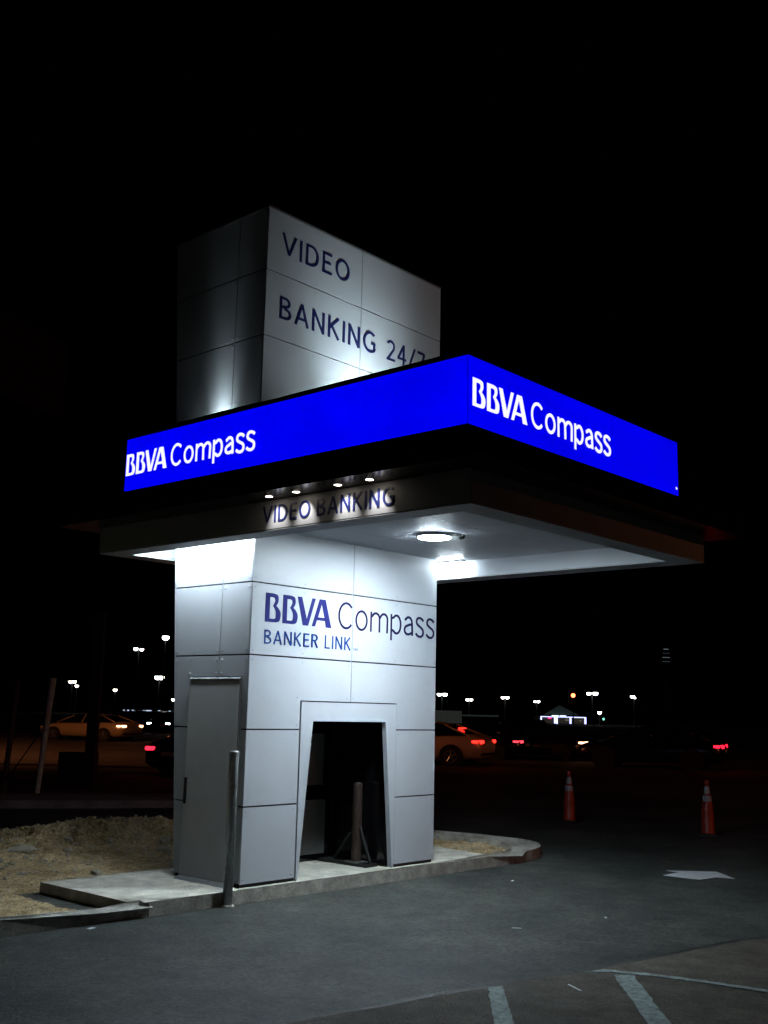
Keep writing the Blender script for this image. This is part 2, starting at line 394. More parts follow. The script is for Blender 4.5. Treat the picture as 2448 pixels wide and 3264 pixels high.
# soil: bed inside the nose and the big lot on the left
from mathutils import noise as mnoise
def soil(name, x0, x1, y0, y1, hfun, st, inside):
    b = NB(); nx = int((x1-x0)/st); ny = int((y1-y0)/st); V = {}
    for i in range(nx+1):
        for j in range(ny+1):
            x = x0+i*st; y = y0+j*st
            if inside(x, y): V[i, j] = b.verts.new((x, y, hfun(x, y)))
    for i in range(nx):
        for j in range(ny):
            k = [(i, j), (i+1, j), (i+1, j+1), (i, j+1)]
            if all(q in V for q in k): b.faces.new([V[q] for q in k])
    o = obj(name, b, DIRT, smooth=False); tag(o, kind='structure'); return o
def nz(x, y, s): return mnoise.noise(Vector((x*s, y*s, 3.1)))
def hleft(x, y):
    h = 0.100 + .018*nz(x, y, 2.2) + .016*nz(x, y, 7) + .012*nz(x, y, 19) + .008*nz(x, y, 41)
    d = max(0, y-2.3); h += 0.022*min(d, 2.0)
    m_ = math.exp(-((x-1.3)**2/3.2+(y-4.0)**2/.55)); h += m_*(.13+.12*nz(x, y, 3.5)+.08*nz(x, y, 8)+.045*nz(x, y, 19)+.02*nz(x, y, 40))
    h += .03*max(0, nz(x, y, 5))*min(1, max(0, y-2.6))
    if y > 4.7: h -= (y-4.7)*.35
    # gap beside the pad
    dx = -1.10-x
    if -.05 <= dx < .26 and 0 < y < 1.35: h -= .075*min(1, 1.15-dx/.26)
    return max(h, G-.02) if y < 5 else h
soil('dirt_lot', -7, 3.9, 0.0, 5.3, hleft, 0.028, lambda x, y: (y > 1.25 or x < -1.06) and y > -.02+max(0, (-2.2-x))*.21 and (x < .4 or y > 1.6 or y>1.27))
soil('dirt_bed', 3.3, 4.9, -.12, 1.7, lambda x, y: .128+.03*max(0, nz(x, y, 6))+.03*nz(x, y, 17)+.012*nz(x, y, 40), 0.03,
     lambda x, y: (y > -.06 and x > 3.45 and ((x-3.75)/1.0)**2+((y-.55)/.68)**2 < 1) or (.55 <= y < 1.7 and 3.5 < x < 4.62))
# small gravel scattered on the soil: one uncountable mass
b = NB()
def stone(b, x, y, z, r, sq=.6):
    vs = bmesh.ops.create_icosphere(b, subdivisions=1, radius=r)['verts']; a = random.uniform(0, 6)
    e = (random.uniform(.7, 1.5), random.uniform(.6, 1.1), random.uniform(.4, .8)*sq/.6)
    for v in vs:
        c = v.co.copy()*random.uniform(.82, 1.15); X = c.x*e[0]; Y = c.y*e[1]
        v.co = Vector((x+X*cos(a)-Y*sin(a), y+X*sin(a)+Y*cos(a), z+c.z*e[2]))
for k in range(2600):
    x = random.uniform(-5.5, 2.6); y = random.uniform(.15, 5.0)
    if (y < 1.33 and x > -1.15) or y < .1+max(0, -2.2-x)*.25: continue
    r = random.choice((.006, .008, .01, .012, .018, .022, .03)) if y > 2 else random.choice((.005, .007, .009, .012))
    stone(b, x, y, hleft(x, y)+r*.1, r)
for k in range(90):
    a = random.uniform(0, 2*pi); t = math.sqrt(random.random()); x = 3.9+.5*t*cos(a); y = .5+.5*t*sin(a)
    stone(b, x, y, .135, random.choice((.006, .01, .014)))
tag(obj('gravel', b, ROCK), kind='stuff')
def rock(x, y, r, label, M=ROCK, seed=0, sx=1.3):
    random.seed(100+seed); b = NB()
    vs = bmesh.ops.create_icosphere(b, subdivisions=2, radius=r)['verts']
    for v in vs:
        c = v.co; n = 1+.35*mnoise.noise(Vector(c)*(2.2/r)*.6+Vector((seed, 0, 0)))
        v.co = Vector((c.x*n*sx, c.y*n*.8, c.z*n*.62))
    o = obj('rock', b, M, loc=(x, y, hleft(x, y)+r*.25)); o.rotation_euler = (0, 0, random.uniform(0, 3))
    tag(o, label, 'rock', 'loose rocks on the dirt lot'); return o
rock(-.22, 1.75, .055, 'pale upright stone lying just behind the concrete pad', seed=1, sx=1.2)
rock(-1.75, 1.42, .06, 'dark brown clod beside the far left corner of the pad', DARKROCK, seed=2, sx=1)
rock(-1.95, 1.50, .04, 'smaller dark clod left of the big brown clod', DARKROCK, seed=3, sx=1)
rock(-.12, 3.25, .085, 'pale flat slab of stone in front of the dirt mound', seed=4, sx=1.7)
rock(.12, 3.75, .06, 'grey broken lump of stone on the near slope of the mound', seed=5, sx=1.3)
rock(1.2, 2.62, .07, 'whitish stone close to the kiosk wall near the mound', seed=6, sx=1.4)
rock(1.5, 3.0, .075, 'white chunk of stone at the right foot of the mound', seed=7, sx=1.2)
rock(1.3, 4.0, .07, 'large rough lump on the crest of the dirt mound', seed=8, sx=1.2)
rock(.75, 4.2, .09, 'dark jagged lump half buried in the mound top', DARKROCK, seed=9, sx=1.3)
rock(-.75, 2.15, .035, 'small white stone in the middle of the flat dirt', seed=10, sx=1.4)
random.seed(11)
RL = ['angular pale stone on the front slope of the mound', 'small grey stone half way up the mound', 'rounded buff stone below the mound crest', 'flat whitish stone at the left foot of the mound', 'chipped white stone right of the flat slab']
for k, (x, y, rr) in enumerate(((.55, 3.45, .05), (.8, 3.8, .045), (1.0, 3.3, .055), (-.5, 3.3, .05), (.25, 3.0, .04))): rock(x, y, rr, RL[k], seed=20+k, sx=1.3)
# clods heaped on the mound
random.seed(5); b = NB()
for k in range(300):
    x = random.gauss(.9, 1.0); y = random.gauss(3.9, .42)
    if x > 2.3 or y < 2.9: continue
    stone(b, x, y, hleft(x, y)+.004, random.choice((.018, .022, .03)), .8)
tag(obj('soil_clods', b, DIRT), kind='stuff')
random.seed(11)
# a broken board lying on the dirt
b = NB(); box(b, -.55, .55, -.03, .03, 0, .03, .004)
o = obj('wooden_board', b, mat('board_wood', (.24, .2, .14), .85, noise=(12, .3)), loc=(-.62, 4.15, hleft(-.62, 4.15)+.02)); o.rotation_euler = (0.02, -.06, .35)
tag(o, 'thin weathered board lying on the dirt left of the mound', 'board')

# ------------------------------------------------------------------ the kiosk
K = thing('bank_kiosk', 'silver panelled drive-up video banking kiosk under a square canopy with glowing blue sign band', 'kiosk', (0, 0, 0))
XW = 2.585
DT = 0.014
# dark core behind the cladding (with the niche left open)
b = NB()
def prism_core(b, x0, x1, z0, z1, y0):
    vs = box(b, x0, x1, 0, 1, z0, z1)
    for v in vs:
        v.co.y = y0 if v.co.y < .5 else yback(v.co.z)-DT-.002
prism_core(b, DT, .66, SL, 1.58, DT)
prism_core(b, 1.94, XW-DT, SL, 1.58, DT)
prism_core(b, DT, XW-DT, 1.58, 6.31, DT)
prism_core(b, .66, 1.94, SL, 1.58, .86)
obj('wall_core', b, CORE, K)
hz = [.188, .821, 1.472, 2.116, 2.757, 3.40, 4.405, 5.056, 5.700, 6.322]
g = .0065
def rivets(b, fr, pts, d=0):
    for (u, v) in pts:
        n = 8; r = .0095
        ring = [b.verts.new(fr(u+r*cos(2*pi*i/n), v+r*sin(2*pi*i/n), d)) for i in range(n)]
        ring2 = [b.verts.new(fr(u+r*.6*cos(2*pi*i/n), v+r*.6*sin(2*pi*i/n), d+.0045)) for i in range(n)]
        for i in range(n):
            j = (i+1) % n; b.faces.new((ring[i], ring[j], ring2[j], ring2[i]))
        b.faces.new(ring2)
def corner_rivets(u0, u1, v0, v1, m=.035, mid=True):
    o = [(u0+m, v0+m), (u1-m, v0+m), (u0+m, v1-m), (u1-m, v1-m)]
    if mid and u1-u0 > .5: o += [((u0+u1)/2, v0+m), ((u0+u1)/2, v1-m)]
    return o
def panel(name, pts, fr, riv=(), M=PANEL):
    b = NB(); polyprism(b, pts, fr, -DT, 0); rivets(b, fr, riv, 0)
    return obj(name, b, M, K)
rect = lambda a, b_, c, d: [(a, c), (b_, c), (b_, d), (a, d)]
XJ = 1.300
for i in range(9):
    z0, z1 = hz[i]+g, hz[i+1]-g
    if i == 0: z0 = hz[0]
    if i < 2:
        panel('wall_panel', rect(.004, .634, z0, z1), fr_front, corner_rivets(.004, .634, z0, z1, mid=False))
        panel('wall_panel', rect(1.972, XW-.002, z0, z1), fr_front, corner_rivets(1.972, XW-.002, z0, z1, mid=False))
    elif i == 2:
        panel('wall_panel', [(.004, z0), (.634, z0), (.634, 1.732), (XJ-g, 1.732), (XJ-g, z1), (.004, z1)], fr_front, [(.04, z1-.035), (.6, z0+.035), (.04, z0+.035), (.6, 1.76), (XJ-.04, 1.765), (XJ-.04, z1-.035), (.65, z1-.035)])
        panel('wall_panel', [(XJ+g, 1.732), (1.972, 1.732), (1.972, z0), (XW-.002, z0), (XW-.002, z1), (XJ+g, z1)], fr_front, [(XJ+.04, 1.765), (XJ+.04, z1-.035), (XW-.04, z0+.035), (2.01, z0+.035), (XW-.04, z1-.035), (1.94, z1-.035)])
    else:
        for a, c in ((.004, XJ-g), (XJ+g, XW-.002)):
            panel('wall_panel', rect(a, c, z0, z1), fr_front, corner_rivets(a, c, z0, z1))
b = NB(); box(b, XJ-g-.002, XJ+g+.002, .003, DT+.004, 1.735, 6.30)
box(b, .404-0, .4045, 0, 0.001, 0.2, .2001)
obj('joint_strip', b, JOINTL, K)
# left face (u = Y); door 0.085..0.78, up to 1.915
YJ = .405
for i in range(9):
    z0, z1 = hz[i]+g, hz[i+1]-g
    yb0, yb1 = yback(z0)-.002, yback(z1)-.002
    if i < 2:
        panel('wall_panel', rect(.012, .078, z0, z1), fr_left, [(.045, z0+.03), (.045, z1-.03)])
        panel('wall_panel', [(.79, z0), (yb0, z0), (yb1, z1), (.79, z1)], fr_left, [])
    elif i == 2:
        panel('wall_panel', [(.012, z0), (.078, z0), (.078, 1.925), (YJ-g, 1.925), (YJ-g, z1), (.012, z1)], fr_left, [(.045, z0+.03), (YJ-.035, 1.955), (.045, 1.955), (.045, z1-.035), (YJ-.035, z1-.035)])
        panel('wall_panel', [(YJ+g, 1.925), (.79, 1.925), (.79, z0), (yb0, z0), (yb1, z1), (YJ+g, z1)], fr_left, [(YJ+.035, 1.955), (YJ+.035, z1-.035), (.82, 1.955), (yb1-.04, z1-.035), (.82, z1-.035), (yb0-.035, z0+.035)])
    else:
        panel('wall_panel', rect(.012, YJ-g, z0, z1), fr_left, corner_rivets(.012, YJ-g, z0, z1))
        panel('wall_panel', [(YJ+g, z0), (yb0, z0), (yb1, z1), (YJ+g, z1)], fr_left, [(YJ+.035, z0+.035), (yb0-.035, z0+.035), (YJ+.035, z1-.035), (yb1-.035, z1-.035), ((YJ+yb0)/2, z0+.035), ((YJ+yb1)/2, z1-.035)])
b = NB(); box(b, .003, DT+.004, YJ-g-.002, YJ+g+.002, 1.93, 6.30); obj('joint_strip', b, JOINTL, K)
# base strip of the tower just above the canopy roof
b = NB(); box(b, -.006, .006, .02, yback(4.3), 4.30, 4.375); box(b, .02, XW-.02, -.006, .006, 4.30, 4.375); obj('base_flashing', b, PANEL, K)
fr_right = lambda u, v, d: Vector((XW+d, u, v))
for i in range(9):
    z0, z1 = hz[i]+g, hz[i+1]-g
    for a0, a1, b0, b1 in ((.012, .012, YJ-g, YJ-g), (YJ+g, YJ+g, yback(z0)-.002, yback(z1)-.002)):
        panel('wall_panel', [(a0, z0), (b0, z0), (b1, z1), (a1, z1)], fr_right, [])
b = NB()
for v in box(b, .003, XW-.003, 0, 1, hz[0], hz[-1]): v.co.y = yback(v.co.z)+(0 if v.co.y > .5 else -DT)
obj('back_wall', b, PANEL, K)
b = NB()
box(b, -.004, XW+.004, -.004, yback(6.33)+.006, 6.316, 6.334); obj('roof_cap', b, METAL, K)
# service door, proud of the wall
DR = obj('service_door', polyprism(NB(), [(.088, .188), (.792, .188), (.776, 1.905), (.088, 1.905)], fr_left, 0.006, 0.022), DOORM, K)
b = NB(); polyprism(b, [(.080, .170), (.80, .170), (.785, 1.914), (.080, 1.914)], fr_left, -.012, 0.012,
                    [[(.092, .19), (.784, .19), (.768, 1.90), (.092, 1.90)]]); obj('door_frame', b, DOORM, K)
b = NB(); polyprism(b, [(0, 1.918), (-.016, 1.913), (-.0255, 1.905), (0, 1.905)], lambda u, v, d: Vector((u, d, v)), .084, .786); obj('drip_edge', b, mat('drip_white', (.16, .17, .18), .6), DR)
b = NB(); box(b, -.040, -.0225, .740, .770, .80, 1.03, .006); obj('handle', b, BLACK, DR)
b = NB(); polyprism(b, [(0, .187), (-.045, .180), (-.085, .160), (0, .160)], lambda u, v, d: Vector((u, d, v)), .085, .79); obj('threshold', b, METAL, K)
# portal surround with the flared opening
b = NB()
outer = rect(.646, 1.960, SL+.002, 1.721)
op = [(.662, SL+.001), (.800, 1.547), (1.806, 1.547), (1.944, SL+.001)]
frame = [(.646, SL+.001), (.668, SL+.001), (.800, 1.547), (1.806, 1.547), (1.936, SL+.001), (1.960, SL+.001), (1.960, 1.721), (.646, 1.721)]
polyprism(b, frame, fr_front, -.045, .008)
obj('portal_frame', b, PANEL, K)
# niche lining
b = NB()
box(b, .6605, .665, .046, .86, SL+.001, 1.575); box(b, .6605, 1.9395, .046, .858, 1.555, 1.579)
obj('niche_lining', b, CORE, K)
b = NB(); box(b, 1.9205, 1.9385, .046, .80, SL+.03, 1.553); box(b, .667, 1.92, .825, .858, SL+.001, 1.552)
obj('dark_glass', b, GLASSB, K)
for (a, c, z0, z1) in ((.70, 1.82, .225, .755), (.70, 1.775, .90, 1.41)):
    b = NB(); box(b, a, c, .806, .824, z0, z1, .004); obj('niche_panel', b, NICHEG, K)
b = NB(); box(b, 1.72, 1.898, -.05+.19, .80, SL, SL+.028, .004); obj('floor_sill', b, BLACK, K)
# lettering on the wall
b = NB(); bbva(b, .162, 1.005, 2.415, .259, fr_front, 0, .003); obj('lettering', b, LOGOB, K)
b = NB(); text(b, 'Compass', 1.092, 2.545, 2.419, .258, .09, fr_front, 0, .003, gap=.16); obj('lettering', b, COMPV, K)
b = NB(); text(b, 'BANKER', .163, .835, 2.219, .124, .108, fr_front, 0, .003, gap=.20); obj('lettering', b, LINKB, K)
b = NB(); text(b, 'LINK', .925, 1.275, 2.219, .124, .108, fr_front, 0, .003, gap=.20); obj('lettering', b, LINKB, K)
b = NB(); text(b, 'SM', 1.318, 1.378, 2.221, .026, .14, fr_front, 0, .003); obj('lettering', b, SMK, K)
b = NB(); text(b, 'VIDEO', .188, 1.112, 5.905, .218, .115, fr_front, 0, .003, gap=.19); obj('lettering', b, NAVY, K)
b = NB(); text(b, 'BANKING', .182, 1.527, 5.263, .222, .115, fr_front, 0, .003, gap=.19); obj('lettering', b, NAVY, K)
b = NB(); text(b, '24/7', 1.700, 2.322, 5.262, .222, .115, fr_front, 0, .003, gap=.14); obj('lettering', b, NAVY, K)
# ---- canopy
X0, X1, Y0, Y1 = -.50, 3.08, -2.79, 1.66            # fascia
ZL, ZF, ZS = 3.07, 3.322, 3.25
ring = lambda a, b_, c, d: [(a, c), (b_, c), (b_, d), (a, d)]
b = NB(); polyprism(b, ring(X0, X1, Y0, Y1), fr_up, ZL+.012, ZF-.003, [ring(X0+.03, X1-.03, Y0+.03, Y1-.03)]); obj('canopy_fascia', b, FASC, K)
xi0, xi1, yi0, yi1 = X0+.22, X1-.28, Y0+.235, Y1-.225
b = NB(); polyprism(b, ring(X0+.004, X1-.004, Y0+.004, Y1-.004), fr_up, ZL, ZL+.011, [ring(xi0, xi1, yi0, yi1)]); obj('canopy_lip', b, LIP, K)
b = NB(); polyprism(b, ring(xi0-.02, xi1+.02, yi0-.02, yi1+.02), fr_up, ZL+.011, ZS+.02, [ring(xi0, xi1, yi0, yi1)]); obj('recess_wall', b, SOFF, K)
# soffit boards with fine gaps, cut round the column
seams = [yi0, -1.555, -.558, -.004]
for a, c in zip(seams, seams[1:]):
    for x0, x1 in ((xi0+.002, 1.19), (1.194, xi1-.002)):
        b = NB(); box(b, x0, x1, a+.003, c-.002, ZS, ZS+.018); obj('soffit_board', b, SOFF, K)
b = NB(); box(b, xi0+.002, -.003, -.001, yi1, ZS, ZS+.018); box(b, XW+.003, xi1-.002, -.001, yi1, ZS, ZS+.018)
box(b, .0, XW, yback(3.25)+.004, yi1, ZS, ZS+.018); obj('soffit_board', b, SOFF, K)
b = NB(); polyprism(b, ring(X0+.031, X1-.031, Y0+.031, Y1-.031), fr_up, ZS+.022, ZS+.03, [ring(-.0, XW, -.0, yback(3.2))]); obj('canopy_deck', b, CORE, K)
# black eave
b = NB(); polyprism(b, ring(-.785, 3.365, -3.075, 1.945), fr_up, ZF, 3.497, [ring(.001, XW-.001, .001, 1.0)]); obj('eave', b, EAVE, K)
# sign box
SX0, SX1, SY0, SY1 = -.312, 2.955, -2.612, 1.595
b = NB(); polyprism(b, ring(SX0+.012, SX1-.012, SY0+.012, SY1-.012), fr_up, 3.498, 3.69, [ring(SX0+.1, SX1-.1, SY0+.1, SY1-.1)]); obj('sign_base', b, EAVE, K)
SB = obj('sign_box', polyprism(NB(), ring(SX0, SX1, SY0, SY1), fr_up, 3.703, 4.222, [ring(SX0+.1, SX1-.1, SY0+.1, SY1-.1)]), [BLUE, EAVE], K)
for p_ in SB.data.polygons:
    c_ = p_.center
    if abs(p_.normal.z) > .5 or (SX0+.05 < c_.x < SX1-.05 and SY0+.05 < c_.y < SY1-.05): p_.material_index = 1   # only the outer acrylic faces glow
b = NB(); polyprism(b, ring(SX0-.006, SX1+.006, SY0-.006, SY1+.006), fr_up, 4.2225, 4.262, [ring(SX0+.11, SX1-.11, SY0+.11, SY1-.11)]); obj('sign_cap', b, EAVE, K)
b = NB(); polyprism(b, ring(SX0-.005, SX1+.005, SY0-.005, SY1+.005), fr_up, 3.6905, 3.7028, [ring(SX0+.09, SX1-.09, SY0+.09, SY1-.09)]); obj('sign_rim', b, EAVE, K)
b = NB(); polyprism(b, ring(SX0+.1, SX1-.1, SY0+.1, SY1-.1), fr_up, 3.60, 3.62, [ring(.0, XW, 0, 1.2)]); obj('canopy_roof', b, CORE, K)
fr_sf = lambda u, v, d: Vector((u, SY0-d, v)); fr_sl = lambda u, v, d: Vector((SX0-d, u, v))
b = NB(); bbva(b, -.256, .444, 3.852, .214, fr_sf, 0, .002, slant=.0); obj('lettering', b, WHITE, SB)
b = NB(); text(b, 'Compass', .493, 1.703, 3.853, .214, .125, fr_sf, 0, .002, gap=.15); obj('lettering', b, WHITE, SB)
b = NB(); bbva(b, 1.582, .935, 3.856, .214, fr_sl, 0, .002, flip=-1); obj('lettering', b, WHITE, SB)
b = NB(); text(b, 'Compass', .881, -.303, 3.855, .214, .125, fr_sl, 0, .002, gap=.15, flip=-1); obj('lettering', b, WHITE, SB)
b = NB(); text(b, 'Sa', 2.905, 2.935, 3.765, .022, .18, fr_sf, 0, .002); obj('lettering', b, WHITE, SB)
SEAM = emi('seam_blue', (.0, .0, .75), .7)
b = NB(); box(b, 1.739, 1.743, SY0-.0015, SY0+.001, 3.703, 4.222); obj('seam', b, SEAM, SB)
b = NB(); box(b, SX0-.002, SX0+.004, SY0-.002, SY0+.004, 3.703, 4.222); obj('seam', b, SEAM, SB)
# fascia lettering
b = NB(); fr_f = lambda u, v, d: Vector((X0-d, u, v))
text(b, 'VIDEO', -.665, -1.215, 3.134, .139, .125, fr_f, 0, .003, gap=.17, flip=-1); obj('lettering', b, NAVY, K); b = NB()
text(b, 'BANKING', -1.288, -2.092, 3.134, .139, .125, fr_f, 0, .003, gap=.17, flip=-1); obj('lettering', b, NAVY, K)
# downlights in the eave soffit
def lamp_obj(name, kind, loc, energy, col, parent, target=None, **kw):
    L = bpy.data.lights.new(name, kind); L.energy = energy; L.color = col
    for k_, v_ in kw.items(): setattr(L, k_, v_)
    o = bpy.data.objects.new(name, L); COL.objects.link(o); o.location = loc; o.parent = parent
    if target is not None:
        d = Vector(target)-Vector(loc); o.rotation_euler = d.to_track_quat('-Z', 'Y').to_euler()
    return o
for y in (-.855, -1.168, -1.620, -1.944):
    b = NB(); lathe(b, [(.036, 0), (.037, -.001), (.034, -.002)], (-.615, y, ZF), 20); d = obj('downlight', b, BLACK, K)
    b = NB(); lathe(b, [(.028, -.0021), (.029, -.0028), (.025, -.0034)], (-.615, y, ZF), 20); obj('lens', b, DOWNW, d)
    lamp_obj('downlight_beam', 'SPOT', (-.615, y, ZF-.012), 7.5, (1, .98, .95), d, (-.50, y, 3.13), spot_size=radians(72), spot_blend=.9, shadow_soft_size=.012)
# main round canopy light
b = NB(); box(b, 1.04, 1.42, -1.25, -.87, ZS-.004, ZS-.001); CL = obj('ceiling_light', b, SOFF, K)
b = NB(); box(b, 1.025, 1.435, -1.265, -.855, ZS-.0022, ZS-.0005); obj('trim_plate', b, mat('plate_shadow_gap', (.05, .05, .055), .7), CL)
b = NB(); lathe(b, [(.15, -.013), (.156, -.02), (.156, -.028), (.150, -.032)], (1.23, -1.06, ZS), 40); obj('housing', b, LIP, CL)
b = NB(); lathe(b, [(.148, -.0322), (.146, -.0355), (.1, -.039)], (1.23, -1.06, ZS), 40); obj('lens', b, LAMPW, CL)
lamp_obj('ceiling_beam', 'SPOT', (1.23, -1.06, ZS-.05), 130, (.78, .92, 1.0), CL, (1.15, -1.0, 0), spot_size=radians(118), spot_blend=1.0, shadow_soft_size=.13)
b = NB(); lathe(b, [(.03, -.0005), (.032, -.02), (.02, -.032)], (1.44, -1.21, ZS), 16); obj('sensor', b, BLACK, K)
# strip lights in the side slots
for xs_, y0_, y1_ in ((-.095, -.02, 1.25), (2.70, -.25, 1.25)):
    b = NB(); box(b, xs_-.03, xs_+.03, y0_-.02, y1_+.02, ZS-.02, ZS-.001, .004); st = obj('strip_light', b, METAL, K)
    b = NB(); box(b, xs_-.022, xs_+.022, y0_, y1_, ZS-.045, ZS-.0205, .008); obj('tube', b, STRIPW if xs_ < 0 else STRIPR, st)
# uplights on the canopy roof
FLENS = emi('flood_lens', (.9, .97, 1), 12)
for loc, beams in (((-.135, .53, 4.0), (((0, .53, 4.22), 85, 66), ((-.04, .53, 4.7), 26, 26), ((0, .53, 4.15), 10, 130))),
                   ((1.38, -.85, 3.92), (((1.30, 0.0, 4.95), 220, 64), ((1.2, 0.0, 5.3), 110, 125)))):
    tgt = beams[0][0]
    dd = (Vector(tgt)-Vector(loc)).normalized()
    b = NB(); cyl(b, Vector(loc)-dd*.10, Vector(loc)-dd*.01, .045, .06, 20); cyl(b, (loc[0], loc[1], 3.62), Vector(loc)-dd*.09, .015, .015, 10); fl = obj('floodlight', b, BLACK, K)
    b = NB(); cyl(b, Vector(loc)-dd*.009, Vector(loc)-dd*.004, .05, .05, 20); obj('lens', b, FLENS, fl)
    for tg, en, sz in beams:
        lamp_obj('floodlight_beam', 'SPOT', loc, en, (.80, .96, 1.0), fl, tg, spot_size=radians(sz), spot_blend=1.0, shadow_soft_size=.05)
# small bracket sticking out at the top right
b = NB(); polyprism(b, [(XW, 6.24), (XW+.12, 6.12), (XW+.22, 6.10), (XW, 6.10)], lambda u, v, d: Vector((u, d, v)), .25, .27)
cyl(b, (XW, .26, 6.26), (XW+.15, .26, 6.10), .012, .012, 8); cyl(b, (XW, .26, 6.105), (XW+.24, .26, 6.105), .012, .012, 8)
obj('bracket', b, METAL, K)
b = NB(); box(b, .01, .14, .0, .06, 6.334, 6.35, .003); obj('flashing_tab', b, METAL, K)

# ------------------------------------------------------------------ post in the niche, bollard, cones
DARKBR = mat('brace_dark', (.007, .007, .007), .6)
P = thing('steel_post', 'brown painted round post with two diagonal braces standing inside the dark opening', 'post', (1.80, .34, SL+.028))
b = NB(); cyl(b, (0, 0, .012), (0, 0, .74), .050, .047, 24); obj('pipe', b, RUST, P)
b = NB(); lathe(b, [(.047, .744), (.042, .76), (.018, .77)], (0, 0, -0.004), 20); obj('cap', b, RUST, P)
b = NB(); box(b, -.075, .075, -.09, .09, 0, .012, .002); obj('base_plate', b, METAL, P)
for s in (-1, 1):
    b = NB(); cyl(b, (0, s*.048, .33), (0, s*(.30 if s > 0 else .19), .01), .013, .013, 12); obj('brace', b, DARKBR, P)
BO = thing('bollard', 'tall slim galvanised steel bollard at the kerb in front of the service door', 'bollard', (-.306, -.215, G))
b = NB(); lathe(b, [(.040, 0), (.040, 1.20), (.0385, 1.219), (.034, 1.226)], (0, 0, 0), 32); obj('pipe', b, GALV, BO, smooth=False)
for p_ in BO.children[0].data.polygons: p_.use_smooth = abs(p_.normal.z) < .5
b = NB(); lathe(b, [(.060, 0), (.058, .012), (.042, .016)], (0, 0, .001), 24); obj('grout_collar', b, CURB, BO)
CONE = mat('cone_orange', (.27, .022, .007), .45, noise=(10, .1)); REFL = mat('reflective_band', (.32, .34, .36), .3, .0, .6)
def cone(x, y, label, rz, top):
    T = thing('traffic_cone', label, 'traffic cone', (x, y, G+.001), rz, 'slim traffic cones on the dark lot')
    b = NB(); box(b, -.15, .15, -.15, .15, 0, .03, .01); obj('base', b, BLACK, T)
    prof = [(.105, .03), (.085, .055), (.083, .30), (.066, .44), (.060, .46)]
    b = NB(); lathe(b, prof, (0, 0, 0), 28); o = obj('body', b, CONE, T, smooth=True)
    b = NB(); lathe(b, [(.062, .455), (.058, .53), (.050, .533)], (0, 0, 0), 28); obj('reflective_collar', b, REFL, T)
    b = NB(); lathe(b, [(.042, .531), (.042, .56), (.03, .563)], (0, 0, 0), 24); obj('neck', b, CONE, T)
    b = NB(); lathe(b, [(.045, .56), (.034, .655), (.028, .657)], (0, 0, 0), 24); obj('reflective_collar', b, REFL, T)
    b = NB(); lathe(b, [(.026, .655), (.024, .68), (.034, .70), (.03, .735), (.012, .742)], (0, 0, 0), 20); obj('handle', b, CONE, T)
cone(8.146, 1.877, 'orange cone nearer the kiosk, left of the pair', .2, 0)
cone(8.122, -.352, 'orange cone farther right, beyond the painted arrow', .5, 0)
# scraps of litter on the lane
def scrap(x, y, L_, w, a, label, z=G+.002):
    b = NB(); polyprism(b, [(-L_/2, -w/2), (L_/2, -w/2*.7), (L_/2*.9, w/2), (-L_/2*.8, w/2*.8)], lambda u, v, d: Vector((u*cos(a)-v*sin(a), u*sin(a)+v*cos(a), d+abs(u)*.1)), 0, .002)
    tag(obj('paper_scrap', b, mat('scrap_white', (.75, .77, .78), .7), loc=(x, y, z)), label, 'litter', 'scraps of litter on the asphalt')
scrap(.72, -2.32, .075, .018, -1.0, 'thin white sliver lying in the middle of the dark lane')
scrap(2.62, -.95, .06, .025, .3, 'small white scrap on the asphalt in front of the kerb nose')
scrap(1.62, -2.55, .05, .02, .6, 'tiny pale scrap on the right side of the lane near the old pavement')
scrap(-1.62, -.28, .07, .05, .2, 'crumpled white scrap against the foot of the left kerb', G+.006)
scrap(-.30, -.245, .03, .02, .2, 'white speck at the foot of the bollard', G+.018)
scrap(-.565, -3.62, .16, .012, 1.05, 'long thin stick-like scrap between the two parking stripes', G+.015)

